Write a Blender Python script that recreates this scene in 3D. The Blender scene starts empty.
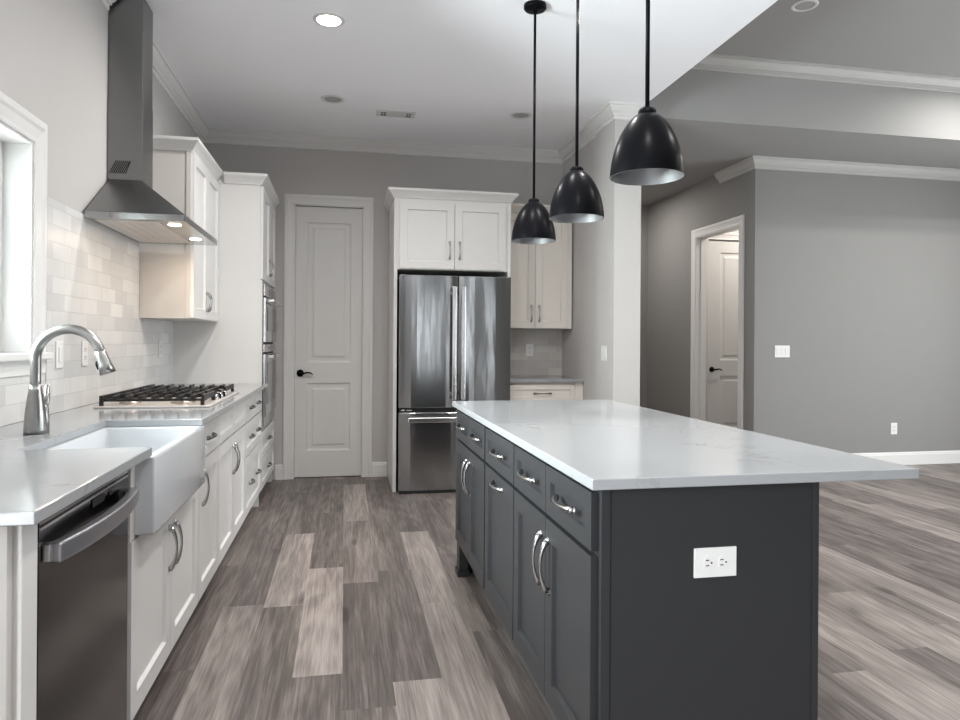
import bpy, bmesh, math, random
from math import radians, sin, cos, pi, tan
from mathutils import Vector, Matrix

random.seed(7)
S = bpy.context.scene
C = S.collection

# ------------------------------------------------------------------ camera
cam_d = bpy.data.cameras.new('camera')
cam = bpy.data.objects.new('camera', cam_d)
C.objects.link(cam)
cam_d.sensor_width = 36.0
cam_d.lens = 689.4 / 960 * 36
cam_d.shift_y = -18.1 / 960
cam_d.clip_start = 0.02
cam.matrix_world = (Matrix.Translation((0, 0, 1.24)) @ Matrix.Rotation(radians(-11.113), 4, 'Z')
                    @ Matrix.Rotation(radians(90), 4, 'X') @ Matrix.Rotation(radians(0.383), 4, 'Z'))
S.camera = cam

# ------------------------------------------------------------------ world, exposure
S.view_settings.view_transform = 'Standard'
S.view_settings.look = 'None'
S.view_settings.gamma = 1.0
S.view_settings.use_curve_mapping = False
S.view_settings.exposure = 0.88
S.cycles.use_denoising = True
S.cycles.max_bounces = 10
S.cycles.diffuse_bounces = 6
S.cycles.sample_clamp_indirect = 6.0
W = bpy.data.worlds.new('world')
S.world = W
W.use_nodes = True
bg = W.node_tree.nodes['Background']
bg.inputs[0].default_value = (0.90, 0.96, 1.0, 1)
bg.inputs[1].default_value = 2.2

# ------------------------------------------------------------------ lights
def area(name, loc, rot, sx, sy, power, col=(1, 1, 1), shape='RECTANGLE', spread=180):
    d = bpy.data.lights.new(name, 'AREA')
    d.shape = shape
    d.size = sx
    if shape in ('RECTANGLE', 'ELLIPSE'):
        d.size_y = sy
    d.energy = power
    d.color = col
    d.spread = radians(spread)
    o = bpy.data.objects.new(name, d)
    C.objects.link(o)
    o.location = loc
    o.rotation_euler = [radians(a) for a in rot]
    return o

# daylight outside the window over the sink (shines towards +X)
area('daylight_sink_window', (-1.60, 2.62, 1.62), (0, -90, 0), 0.85, 0.98, 108, (0.92, 0.97, 1.0), spread=140)
# added fill lamps outside unseen openings: left of camera and living room side
area('fill_left_opening', (-1.62, -0.6, 1.35), (0, -90, 0), 2.3, 1.5, 100, (0.93, 0.97, 1.0))
area('fill_living_side', (7.6, 3.0, 1.45), (0, 90, 0), 2.3, 3.8, 76, (0.93, 0.97, 1.0))

# ------------------------------------------------------------------ materials
def srgb(r, g, b):
    f = lambda c: (c / 255 / 12.92) if c / 255 <= 0.04045 else ((c / 255 + 0.055) / 1.055) ** 2.4
    return (f(r), f(g), f(b), 1)

def mat(name, col, rough=0.5, metal=0.0, spec=0.5, coat=0.0, noise=0.0, nscale=40, bump=0.0, stretch=None, rough_var=0.0):
    m = bpy.data.materials.new(name)
    m.use_nodes = True
    nt = m.node_tree
    b = nt.nodes['Principled BSDF']
    b.inputs['Base Color'].default_value = col if len(col) == 4 else (*col, 1)
    b.inputs['Roughness'].default_value = rough
    b.inputs['Metallic'].default_value = metal
    b.inputs['Specular IOR Level'].default_value = spec
    b.inputs['Coat Weight'].default_value = coat
    b.inputs['Coat Roughness'].default_value = 0.08
    tc = nt.nodes.new('ShaderNodeTexCoord')
    mp = nt.nodes.new('ShaderNodeMapping')
    nt.links.new(tc.outputs['Object'], mp.inputs['Vector'])
    if stretch:
        mp.inputs['Scale'].default_value = stretch
    nz = nt.nodes.new('ShaderNodeTexNoise')
    nz.inputs['Scale'].default_value = nscale
    nz.inputs['Detail'].default_value = 3
    nt.links.new(mp.outputs['Vector'], nz.inputs['Vector'])
    if noise:
        mx = nt.nodes.new('ShaderNodeMix')
        mx.data_type = 'RGBA'
        c = Vector(col[:3])
        mx.inputs['A'].default_value = (*(c * (1 - noise)), 1)
        mx.inputs['B'].default_value = (*[min(1, v) for v in c * (1 + noise)], 1)
        nt.links.new(nz.outputs['Fac'], mx.inputs['Factor'])
        nt.links.new(mx.outputs['Result'], b.inputs['Base Color'])
    if rough_var:
        mr = nt.nodes.new('ShaderNodeMapRange')
        mr.inputs['To Min'].default_value = max(0.02, rough - rough_var)
        mr.inputs['To Max'].default_value = rough + rough_var
        nt.links.new(nz.outputs['Fac'], mr.inputs['Value'])
        nt.links.new(mr.outputs['Result'], b.inputs['Roughness'])
    if bump:
        bp = nt.nodes.new('ShaderNodeBump')
        bp.inputs['Strength'].default_value = bump
        bp.inputs['Distance'].default_value = 0.01
        nt.links.new(nz.outputs['Fac'], bp.inputs['Height'])
        nt.links.new(bp.outputs['Normal'], b.inputs['Normal'])
    return m

def emit(name, col, strength):
    m = bpy.data.materials.new(name)
    m.use_nodes = True
    b = m.node_tree.nodes['Principled BSDF']
    b.inputs['Base Color'].default_value = (0.8, 0.8, 0.8, 1)
    b.inputs['Emission Color'].default_value = (*col, 1)
    b.inputs['Emission Strength'].default_value = strength
    return m

M = {}
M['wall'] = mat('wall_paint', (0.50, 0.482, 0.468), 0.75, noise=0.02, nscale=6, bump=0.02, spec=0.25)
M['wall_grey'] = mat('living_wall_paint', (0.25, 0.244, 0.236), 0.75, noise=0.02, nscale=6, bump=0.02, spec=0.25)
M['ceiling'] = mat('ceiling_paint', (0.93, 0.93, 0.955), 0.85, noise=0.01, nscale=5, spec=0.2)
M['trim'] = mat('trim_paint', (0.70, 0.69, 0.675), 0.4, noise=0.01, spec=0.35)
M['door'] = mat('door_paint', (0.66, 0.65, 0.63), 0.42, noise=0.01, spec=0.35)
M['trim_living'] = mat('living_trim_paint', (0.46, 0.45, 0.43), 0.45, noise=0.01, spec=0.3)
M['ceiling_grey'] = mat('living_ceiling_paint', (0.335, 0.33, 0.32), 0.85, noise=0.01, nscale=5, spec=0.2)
M['warm_cast_white'] = mat('white_warm_cast_paint', (0.72, 0.675, 0.62), 0.38, noise=0.012, nscale=20, spec=0.4)  # white paint with the warm cast of the corner's light mixed in
M['pull_dark'] = mat('dark_nickel', (0.26, 0.26, 0.26), 0.25, metal=1.0)
M['white'] = mat('white_cabinet_paint', (0.71, 0.70, 0.685), 0.38, noise=0.012, nscale=20, spec=0.4)
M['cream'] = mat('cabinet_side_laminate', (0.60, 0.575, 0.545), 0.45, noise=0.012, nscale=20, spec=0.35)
M['grey'] = mat('charcoal_cabinet_paint', (0.027, 0.0278, 0.030), 0.42, noise=0.03, nscale=25, spec=0.35)
M['kick'] = mat('dark_toe_board', (0.10, 0.095, 0.09), 0.6)  # dark board under the island cabinets
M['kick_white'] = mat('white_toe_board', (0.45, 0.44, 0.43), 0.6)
M['gap'] = mat('black_gasket', (0.006, 0.006, 0.006), 0.7)
M['black'] = mat('black_metal', (0.004, 0.004, 0.005), 0.30, metal=0.0, noise=0.05, spec=0.05)
M['iron'] = mat('cast_iron', (0.012, 0.011, 0.011), 0.35, noise=0.2, nscale=120, bump=0.1)
M['nickel'] = mat('satin_nickel', (0.50, 0.495, 0.49), 0.22, metal=1.0)
M['faucet'] = mat('brushed_nickel', (0.36, 0.355, 0.345), 0.30, metal=1.0)
M['steel'] = mat('stainless_steel', (0.40, 0.405, 0.41), 0.17, metal=1.0, bump=0.22, nscale=2.4, stretch=(2.2, 2.2, 0.42))
_b = M['steel'].node_tree.nodes['Principled BSDF']
_b.inputs['Anisotropic'].default_value = 0.9
_b.inputs['Anisotropic Rotation'].default_value = 0.25
_b.inputs['Roughness'].default_value = 0.15
M['hood'] = mat('hood_steel', (0.24, 0.24, 0.24), 0.34, metal=1.0, rough_var=0.05, nscale=60, stretch=(1, 1, 0.05))
M['steel_light'] = mat('bright_steel', (0.72, 0.72, 0.72), 0.22, metal=1.0)
M['filter'] = mat('filter_steel', (0.70, 0.67, 0.65), 0.45, metal=0.7)
M['dw'] = mat('black_stainless', (0.085, 0.085, 0.088), 0.17, metal=1.0, rough_var=0.04, nscale=5, stretch=(1, 1, 0.4), bump=0.012)
M['dwh'] = mat('dark_steel_handle', (0.60, 0.60, 0.64), 0.33, metal=1.0)
M['glass_black'] = mat('black_oven_glass', (0.05, 0.05, 0.052), 0.08, spec=0.6)
M['ceramic'] = mat('fireclay', (0.57, 0.59, 0.61), 0.10, spec=0.5, coat=0.3)
M['plate'] = mat('white_plastic', (0.70, 0.695, 0.68), 0.4)
M['slot'] = mat('dark_slot', (0.02, 0.02, 0.02), 0.6)
M['silver'] = mat('silver_lining', (0.27, 0.27, 0.275), 0.5, metal=0.7)
M['brass'] = mat('burner_alloy', (0.62, 0.55, 0.48), 0.35, metal=0.9)
M['lens'] = mat('unlit_can_lens', (0.36, 0.36, 0.36), 0.6)
M['can_on'] = emit('lit_can_lens', (1, 0.98, 0.95), 14)
M['hood_on'] = emit('lit_hood_lens', (1, 0.93, 0.85), 9)
M['mark'] = mat('printed_mark', (0.7, 0.7, 0.7), 0.4)

def quartz():
    m = mat('white_quartz', (0.6, 0.6, 0.6), 0.13, spec=0.5)
    nt = m.node_tree
    b = nt.nodes['Principled BSDF']
    tc = nt.nodes.new('ShaderNodeTexCoord')
    n1 = nt.nodes.new('ShaderNodeTexNoise')
    n1.inputs['Scale'].default_value = 1.7
    n1.inputs['Detail'].default_value = 8
    n1.inputs['Roughness'].default_value = 0.6
    n1.inputs['Distortion'].default_value = 0.8
    nt.links.new(tc.outputs['Object'], n1.inputs['Vector'])
    # thin veins where the noise crosses a level
    sub = nt.nodes.new('ShaderNodeMath'); sub.operation = 'SUBTRACT'; sub.inputs[1].default_value = 0.5
    ab = nt.nodes.new('ShaderNodeMath'); ab.operation = 'ABSOLUTE'
    mr = nt.nodes.new('ShaderNodeMapRange')
    mr.inputs['From Min'].default_value = 0.0; mr.inputs['From Max'].default_value = 0.012
    mr.inputs['To Min'].default_value = 1.0; mr.inputs['To Max'].default_value = 0.0
    n2 = nt.nodes.new('ShaderNodeTexNoise'); n2.inputs['Scale'].default_value = 3.0
    nt.links.new(tc.outputs['Object'], n2.inputs['Vector'])
    gate = nt.nodes.new('ShaderNodeMapRange')
    gate.inputs['From Min'].default_value = 0.5; gate.inputs['From Max'].default_value = 0.68
    mul = nt.nodes.new('ShaderNodeMath'); mul.operation = 'MULTIPLY'
    mix = nt.nodes.new('ShaderNodeMix'); mix.data_type = 'RGBA'
    mix.inputs['A'].default_value = (0.325, 0.334, 0.343, 1)
    mix.inputs['B'].default_value = (0.26, 0.26, 0.25, 1)
    L = nt.links.new
    L(n1.outputs['Fac'], sub.inputs[0]); L(sub.outputs[0], ab.inputs[0]); L(ab.outputs[0], mr.inputs['Value'])
    L(n2.outputs['Fac'], gate.inputs['Value']); L(mr.outputs['Result'], mul.inputs[0]); L(gate.outputs['Result'], mul.inputs[1])
    L(mul.outputs[0], mix.inputs['Factor']); L(mix.outputs['Result'], b.inputs['Base Color'])
    return m
M['quartz'] = quartz()

def tile(name, ax, c1, c2, mortar, w=0.205, h=0.0735):
    m = mat(name, c1, 0.33, spec=0.4)
    nt = m.node_tree
    b = nt.nodes['Principled BSDF']
    L = nt.links.new
    tc = nt.nodes.new('ShaderNodeTexCoord')
    sp = nt.nodes.new('ShaderNodeSeparateXYZ'); cb = nt.nodes.new('ShaderNodeCombineXYZ')
    L(tc.outputs['Object'], sp.inputs[0])
    L(sp.outputs[ax], cb.inputs['X']); L(sp.outputs['Z'], cb.inputs['Y'])
    mp = nt.nodes.new('ShaderNodeMapping'); mp.inputs['Location'].default_value = (0.05, -0.92, 0)
    L(cb.outputs[0], mp.inputs['Vector'])
    br = nt.nodes.new('ShaderNodeTexBrick')
    br.inputs['Scale'].default_value = 1.0
    br.inputs['Brick Width'].default_value = w
    br.inputs['Row Height'].default_value = h
    br.inputs['Mortar Size'].default_value = 0.0016
    br.inputs['Mortar Smooth'].default_value = 0.3
    br.inputs['Color1'].default_value = (*c1, 1)
    br.inputs['Color2'].default_value = (*c2, 1)
    br.inputs['Mortar'].default_value = (*mortar, 1)
    br.offset = 0.37
    L(mp.outputs[0], br.inputs['Vector'])
    nz = nt.nodes.new('ShaderNodeTexNoise'); nz.inputs['Scale'].default_value = 9; nz.inputs['Detail'].default_value = 4
    L(tc.outputs['Object'], nz.inputs['Vector'])
    mx = nt.nodes.new('ShaderNodeMix'); mx.data_type = 'RGBA'; mx.blend_type = 'MULTIPLY'
    mx.inputs['Factor'].default_value = 1
    mr = nt.nodes.new('ShaderNodeMapRange'); mr.inputs['To Min'].default_value = 0.90; mr.inputs['To Max'].default_value = 1.06
    L(nz.outputs['Fac'], mr.inputs['Value']); L(br.outputs['Color'], mx.inputs['A']); L(mr.outputs['Result'], mx.inputs['B'])
    L(mx.outputs['Result'], b.inputs['Base Color'])
    bp = nt.nodes.new('ShaderNodeBump'); bp.inputs['Strength'].default_value = 0.35; bp.inputs['Distance'].default_value = 0.002
    bp.invert = True
    ad = nt.nodes.new('ShaderNodeMath'); ad.operation = 'MULTIPLY_ADD'; ad.inputs[1].default_value = 0.5
    L(nz.outputs['Fac'], ad.inputs[0]); L(br.outputs['Fac'], ad.inputs[2])
    L(ad.outputs[0], bp.inputs['Height']); L(bp.outputs['Normal'], b.inputs['Normal'])
    return m
M['tile_left'] = tile('glazed_wall_tile', 'Y', (0.68, 0.675, 0.66), (0.54, 0.54, 0.535), (0.50, 0.49, 0.475))
M['tile_back'] = tile('glazed_wall_tile_back', 'X', (0.60, 0.575, 0.54), (0.47, 0.445, 0.42), (0.46, 0.44, 0.42))

def floor_mat():
    m = mat('vinyl_plank', (0.3, 0.3, 0.3), 0.42, spec=0.4)
    nt = m.node_tree
    b = nt.nodes['Principled BSDF']
    L = nt.links.new
    N = nt.nodes.new
    at = N('ShaderNodeAttribute'); at.attribute_name = 'tone'
    sep = N('ShaderNodeSeparateColor'); L(at.outputs['Color'], sep.inputs[0])
    tc = N('ShaderNodeTexCoord')
    off = N('ShaderNodeCombineXYZ')
    mm = N('ShaderNodeMath'); mm.operation = 'MULTIPLY'; mm.inputs[1].default_value = 37.0
    L(sep.outputs['Green'], mm.inputs[0]); L(mm.outputs[0], off.inputs['X']); L(mm.outputs[0], off.inputs['Z'])
    add = N('ShaderNodeVectorMath'); add.operation = 'ADD'
    L(tc.outputs['Object'], add.inputs[0]); L(off.outputs[0], add.inputs[1])
    def noise(scale, sv, detail, dist=0.0, rough=0.55):
        mp = N('ShaderNodeMapping'); mp.inputs['Scale'].default_value = sv
        L(add.outputs[0], mp.inputs['Vector'])
        n = N('ShaderNodeTexNoise'); n.inputs['Scale'].default_value = scale
        n.inputs['Detail'].default_value = detail; n.inputs['Distortion'].default_value = dist
        n.inputs['Roughness'].default_value = rough
        L(mp.outputs[0], n.inputs['Vector'])
        return n
    broad = noise(1.0, (11.0, 0.75, 1), 4, 0.7)
    grain = noise(1.0, (85, 2.6, 1), 5, 0.6, 0.65)
    fine = noise(1.0, (230, 5.0, 1), 3)
    wv_mp = N('ShaderNodeMapping'); wv_mp.inputs['Scale'].default_value = (8, 0.7, 1)
    L(add.outputs[0], wv_mp.inputs['Vector'])
    wv = N('ShaderNodeTexWave'); wv.wave_type = 'RINGS'; wv.inputs['Scale'].default_value = 1.6
    wv.inputs['Distortion'].default_value = 9; wv.inputs['Detail'].default_value = 3; wv.inputs['Detail Scale'].default_value = 1.2
    L(wv_mp.outputs[0], wv.inputs['Vector'])
    knot = noise(1.0, (5.5, 2.2, 1), 1)
    kr = N('ShaderNodeMapRange'); kr.inputs['From Min'].default_value = 0.70; kr.inputs['From Max'].default_value = 0.80
    L(knot.outputs['Fac'], kr.inputs['Value'])
    def madd(src, k, prev):
        n = N('ShaderNodeMath'); n.operation = 'MULTIPLY_ADD'; n.inputs[1].default_value = k
        L(src, n.inputs[0])
        if isinstance(prev, float): n.inputs[2].default_value = prev
        else: L(prev, n.inputs[2])
        return n.outputs[0]
    v = madd(sep.outputs['Red'], 0.58, -0.72)
    v = madd(broad.outputs['Fac'], 0.80, v)
    v = madd(grain.outputs['Fac'], 0.84, v)
    v = madd(fine.outputs['Fac'], 0.44, v)
    v = madd(wv.outputs['Fac'], 0.10, v)
    v = madd(kr.outputs['Result'], -0.35, v)
    ramp = N('ShaderNodeValToRGB')
    e = ramp.color_ramp.elements
    e[0].position = 0.0; e[0].color = (0.05, 0.041, 0.038, 1)
    e[1].position = 1.0; e[1].color = (0.43, 0.38, 0.352, 1)
    k = e.new(0.35); k.color = (0.118, 0.100, 0.092, 1)
    k = e.new(0.65); k.color = (0.245, 0.211, 0.194, 1)
    L(v, ramp.inputs['Fac'])
    L(ramp.outputs['Color'], b.inputs['Base Color'])
    bp = N('ShaderNodeBump'); bp.inputs['Strength'].default_value = 0.12; bp.inputs['Distance'].default_value = 0.002
    L(grain.outputs['Fac'], bp.inputs['Height']); L(bp.outputs['Normal'], b.inputs['Normal'])
    return m
M['floor'] = floor_mat()

def glass_mat():
    m = bpy.data.materials.new('window_glass')
    m.use_nodes = True
    nt = m.node_tree
    nt.nodes.clear()
    o = nt.nodes.new('ShaderNodeOutputMaterial'); mx = nt.nodes.new('ShaderNodeMixShader')
    t = nt.nodes.new('ShaderNodeBsdfTransparent'); g = nt.nodes.new('ShaderNodeBsdfGlossy'); f = nt.nodes.new('ShaderNodeFresnel')
    t.inputs[0].default_value = (0.95, 0.98, 0.97, 1); g.inputs['Roughness'].default_value = 0.02
    nt.links.new(f.outputs[0], mx.inputs[0]); nt.links.new(t.outputs[0], mx.inputs[1]); nt.links.new(g.outputs[0], mx.inputs[2])
    nt.links.new(mx.outputs[0], o.inputs[0])
    return m
M['glass'] = glass_mat()

# ------------------------------------------------------------------ mesh helpers
FR = {'px': Matrix(((0, 0, 1), (1, 0, 0), (0, 1, 0))),      # u=+Y v=+Z w=+X
      'ny': Matrix(((1, 0, 0), (0, 0, -1), (0, 1, 0))),     # u=+X v=+Z w=-Y
      'nx': Matrix(((0, 0, -1), (-1, 0, 0), (0, 1, 0))),    # u=-Y v=+Z w=-X
      'pz': Matrix(((1, 0, 0), (0, 1, 0), (0, 0, 1))),
      'nz': Matrix(((1, 0, 0), (0, -1, 0), (0, 0, -1)))}

def frame(origin, facing):
    return Matrix.Translation(origin) @ FR[facing].to_4x4()

class MB:
    def __init__(s):
        s.bm = bmesh.new()
    def box(s, x0, x1, y0, y1, z0, z1, bevel=0.0):
        bm = s.bm
        v = [bm.verts.new((x, y, z)) for x in (x0, x1) for y in (y0, y1) for z in (z0, z1)]
        fs = [bm.faces.new([v[i] for i in q]) for q in
              ((0, 1, 3, 2), (4, 6, 7, 5), (0, 4, 5, 1), (2, 3, 7, 6), (0, 2, 6, 4), (1, 5, 7, 3))]
        if bevel:
            es = list({e for f in fs for e in f.edges})
            bmesh.ops.bevel(bm, geom=es, offset=bevel, segments=2, profile=0.5, affect='EDGES')
        return s
    def quad(s, *pts):
        s.bm.faces.new([s.bm.verts.new(p) for p in pts])
        return s
    def prism(s, poly, lo, hi, M4=None, bevel=0.0):
        """poly (u,v) extruded along w from lo to hi in a frame"""
        bm = s.bm
        M4 = M4 or Matrix.Identity(4)
        a = [bm.verts.new(M4 @ Vector((p[0], p[1], lo))) for p in poly]
        b = [bm.verts.new(M4 @ Vector((p[0], p[1], hi))) for p in poly]
        n = len(poly)
        fs = [bm.faces.new(list(reversed(a))), bm.faces.new(b)]
        for i in range(n):
            fs.append(bm.faces.new((a[i], a[(i + 1) % n], b[(i + 1) % n], b[i])))
        bmesh.ops.recalc_face_normals(bm, faces=fs)
        if bevel:
            es = list({e for f in fs for e in f.edges})
            bmesh.ops.bevel(bm, geom=es, offset=bevel, segments=2, profile=0.5, affect='EDGES')
        return s
    def lathe(s, prof, origin, seg=40, M4=None, cap0=False, cap1=False):
        bm = s.bm
        M4 = M4 or Matrix.Translation(origin)
        rings = []
        for r, z in prof:
            if r < 1e-6:
                rings.append([bm.verts.new(M4 @ Vector((0, 0, z)))])
            else:
                rings.append([bm.verts.new(M4 @ Vector((r * cos(2 * pi * i / seg), r * sin(2 * pi * i / seg), z))) for i in range(seg)])
        fs = []
        for A, B in zip(rings, rings[1:]):
            for i in range(seg):
                j = (i + 1) % seg
                if len(A) == 1 and len(B) == 1: continue
                if len(A) == 1: f = (A[0], B[i], B[j])
                elif len(B) == 1: f = (A[i], A[j], B[0])
                else: f = (A[i], A[j], B[j], B[i])
                fs.append(bm.faces.new(f))
        if cap0 and len(rings[0]) > 1: bm.faces.new(list(reversed(rings[0])))
        if cap1 and len(rings[-1]) > 1: bm.faces.new(rings[-1])
        for f in fs: f.smooth = True
        bmesh.ops.recalc_face_normals(bm, faces=list(bm.faces))
        return s
    def tube(s, pts, rad, seg=10, flat=1.0, smooth=True):
        """sweep along pts; rad: number or list, flat squashes across the second axis"""
        bm = s.bm
        pts = [Vector(p) for p in pts]
        n = len(pts)
        rad = rad if isinstance(rad, (list, tuple)) else [rad] * n
        t0 = (pts[1] - pts[0]).normalized()
        ref = Vector((0, 0, 1)) if abs(t0.z) < 0.9 else Vector((0, 1, 0))
        side = t0.cross(ref).normalized()
        rings = []
        for i, p in enumerate(pts):
            t = (pts[min(i + 1, n - 1)] - pts[max(i - 1, 0)]).normalized()
            side = (side - t * side.dot(t)).normalized()
            up = side.cross(t).normalized()
            r = rad[i]
            rings.append([bm.verts.new(p + side * r * cos(2 * pi * k / seg) + up * r * flat * sin(2 * pi * k / seg)) for k in range(seg)])
        fs = []
        for A, B in zip(rings, rings[1:]):
            for k in range(seg):
                j = (k + 1) % seg
                f = bm.faces.new((A[k], A[j], B[j], B[k])); f.smooth = smooth; fs.append(f)
        fs.append(bm.faces.new(list(reversed(rings[0])))); fs.append(bm.faces.new(rings[-1]))
        bmesh.ops.recalc_face_normals(bm, faces=fs)
        return s
    def sweep(s, path, prof, M4=None, closed=False):
        """mitred moulding: path = 2D points, prof = (offset to the left of travel, height)"""
        bm = s.bm
        M4 = M4 or Matrix.Identity(4)
        P = [Vector(p) for p in path]
        n = len(P)
        rings = []
        for i in range(n):
            d1 = (P[i] - P[i - 1]).normalized() if (i > 0 or closed) else None
            d2 = (P[(i + 1) % n] - P[i]).normalized() if (i < n - 1 or closed) else None
            if d1 is None: d1 = d2
            if d2 is None: d2 = d1
            n1 = Vector((-d1.y, d1.x)); n2 = Vector((-d2.y, d2.x))
            m = n1 + n2
            m = m / max(1e-6, m.dot(n1))
            rings.append([bm.verts.new(M4 @ Vector((P[i].x + m.x * o, P[i].y + m.y * o, z))) for o, z in prof])
        fs = []
        k = len(prof)
        for i in range(n if closed else n - 1):
            A, B = rings[i], rings[(i + 1) % n]
            for q in range(k):
                r = (q + 1) % k
                fs.append(bm.faces.new((A[q], A[r], B[r], B[q])))
        if not closed:
            fs.append(bm.faces.new(rings[0])); fs.append(bm.faces.new(list(reversed(rings[-1]))))
        bmesh.ops.recalc_face_normals(bm, faces=fs)
        return s
    def panel(s, M4, w, h, t, panels, loops):
        """slab w x h x t (front at w=t) with framed panels; loops = (inset, depth)"""
        bm = s.bm
        us = sorted({0, w} | {p[0] for p in panels} | {p[2] for p in panels})
        vs = sorted({0, h} | {p[1] for p in panels} | {p[3] for p in panels})
        V = {}
        def vert(u, v, d):
            k = (round(u, 5), round(v, 5), round(d, 5))
            if k not in V: V[k] = bm.verts.new(M4 @ Vector((u, v, d)))
            return V[k]
        def isp(u0, v0, u1, v1):
            return any(p[0] - 1e-6 <= u0 and u1 <= p[2] + 1e-6 and p[1] - 1e-6 <= v0 and v1 <= p[3] + 1e-6 for p in panels)
        for a, b in zip(us, us[1:]):
            for c, d in zip(vs, vs[1:]):
                if not isp(a, c, b, d):
                    bm.faces.new((vert(a, c, t), vert(b, c, t), vert(b, d, t), vert(a, d, t)))
        for (a, c, b, d) in panels:
            prev = None
            for ins, dep in loops:
                ring = [vert(a + ins, c + ins, t + dep), vert(b - ins, c + ins, t + dep), vert(b - ins, d - ins, t + dep), vert(a + ins, d - ins, t + dep)]
                if prev:
                    for i in range(4):
                        bm.faces.new((prev[i], prev[(i + 1) % 4], ring[(i + 1) % 4], ring[i]))
                prev = ring
            bm.faces.new(prev)
        # sides and back (T-junction-free)
        for (pa, pb) in zip(us, us[1:]):
            bm.faces.new((vert(pb, 0, t), vert(pa, 0, t), vert(pa, 0, 0), vert(pb, 0, 0)))
            bm.faces.new((vert(pa, h, t), vert(pb, h, t), vert(pb, h, 0), vert(pa, h, 0)))
        for (pa, pb) in zip(vs, vs[1:]):
            bm.faces.new((vert(0, pa, t), vert(0, pb, t), vert(0, pb, 0), vert(0, pa, 0)))
            bm.faces.new((vert(w, pb, t), vert(w, pa, t), vert(w, pa, 0), vert(w, pb, 0)))
        for a, b in zip(us, us[1:]):
            for c, d in zip(vs, vs[1:]):
                bm.faces.new((vert(a, d, 0), vert(b, d, 0), vert(b, c, 0), vert(a, c, 0)))
        return s
    def to(s, name, m, parent=None, bevel=0.0, seg=2):
        me = bpy.data.meshes.new(name)
        base = Vector((0, 0, 0))
        root = parent
        while root is not None:
            base = base + root.location
            root = root.parent
        bmesh.ops.translate(s.bm, verts=list(s.bm.verts), vec=-base)
        s.bm.to_mesh(me)
        s.bm.free()
        me.materials.append(m)
        o = bpy.data.objects.new(name, me)
        C.objects.link(o)
        if parent is not None: o.parent = parent
        if bevel:
            b = o.modifiers.new('bevel', 'BEVEL')
            b.width = bevel; b.segments = seg; b.limit_method = 'ANGLE'; b.angle_limit = radians(40)
        return o

def thing(name, label, cat, loc, group=None):
    o = bpy.data.objects.new(name, None)
    o.empty_display_size = 0.05
    C.objects.link(o)
    o.location = loc
    o['label'] = label; o['category'] = cat
    if group: o['group'] = group
    return o

def tag(o, label, cat, group=None):
    o['label'] = label; o['category'] = cat
    if group: o['group'] = group
    return o

def struct(o):
    o['kind'] = 'structure'
    return o

def rect(x0, x1, y0, y1):
    return [(x0, y0), (x1, y0), (x1, y1), (x0, y1)]

SHAKER = [(0, 0), (0.0015, -0.002), (0.005, -0.0125)]
RAISED = [(0, 0), (0.008, -0.010), (0.022, -0.013), (0.045, -0.012), (0.062, -0.004)]

def shaker(M4, w, h, rail=0.062, t=0.02, loops=SHAKER):
    return MB().panel(M4, w, h, t, [(rail, rail, w - rail, h - rail)], loops)

def pull(parent, M4, u, v, vertical, L=0.15, t=0.02, mtl='nickel'):
    """bow pull: flared feet and a slim arched bar"""
    b = MB()
    n = 13
    pts, rad = [], []
    for i in range(n):
        k = i / (n - 1)
        a = (k - 0.5) * L
        w = t + 0.005 + 0.022 * (1 - (2 * k - 1) ** 2) ** 0.8
        pts.append(M4 @ (Vector((u, v + a, w)) if vertical else Vector((u + a, v, w))))
        rad.append(0.0042 + 0.0058 * abs(2 * k - 1) ** 2)
    b.tube(pts, rad, 10)
    for sgn in (-0.5, 0.5):
        p = Vector((u, v + sgn * L, t)) if vertical else Vector((u + sgn * L, v, t))
        b.lathe([(0.0095, 0), (0.0095, 0.004), (0.006, 0.010), (0, 0.011)], (0, 0, 0), 14, M4 @ Matrix.Translation(p))
    return b.to('handle', M[mtl], parent)

# ================================================================== SETTING
WL, BY, KC, TC = -1.235, 6.385, 3.072, 3.60      # left wall, back wall, kitchen ceiling, raised ceiling
X_L, X_R, Y_N, Y_F = -1.42, 7.3, -3.3, 8.7

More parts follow.
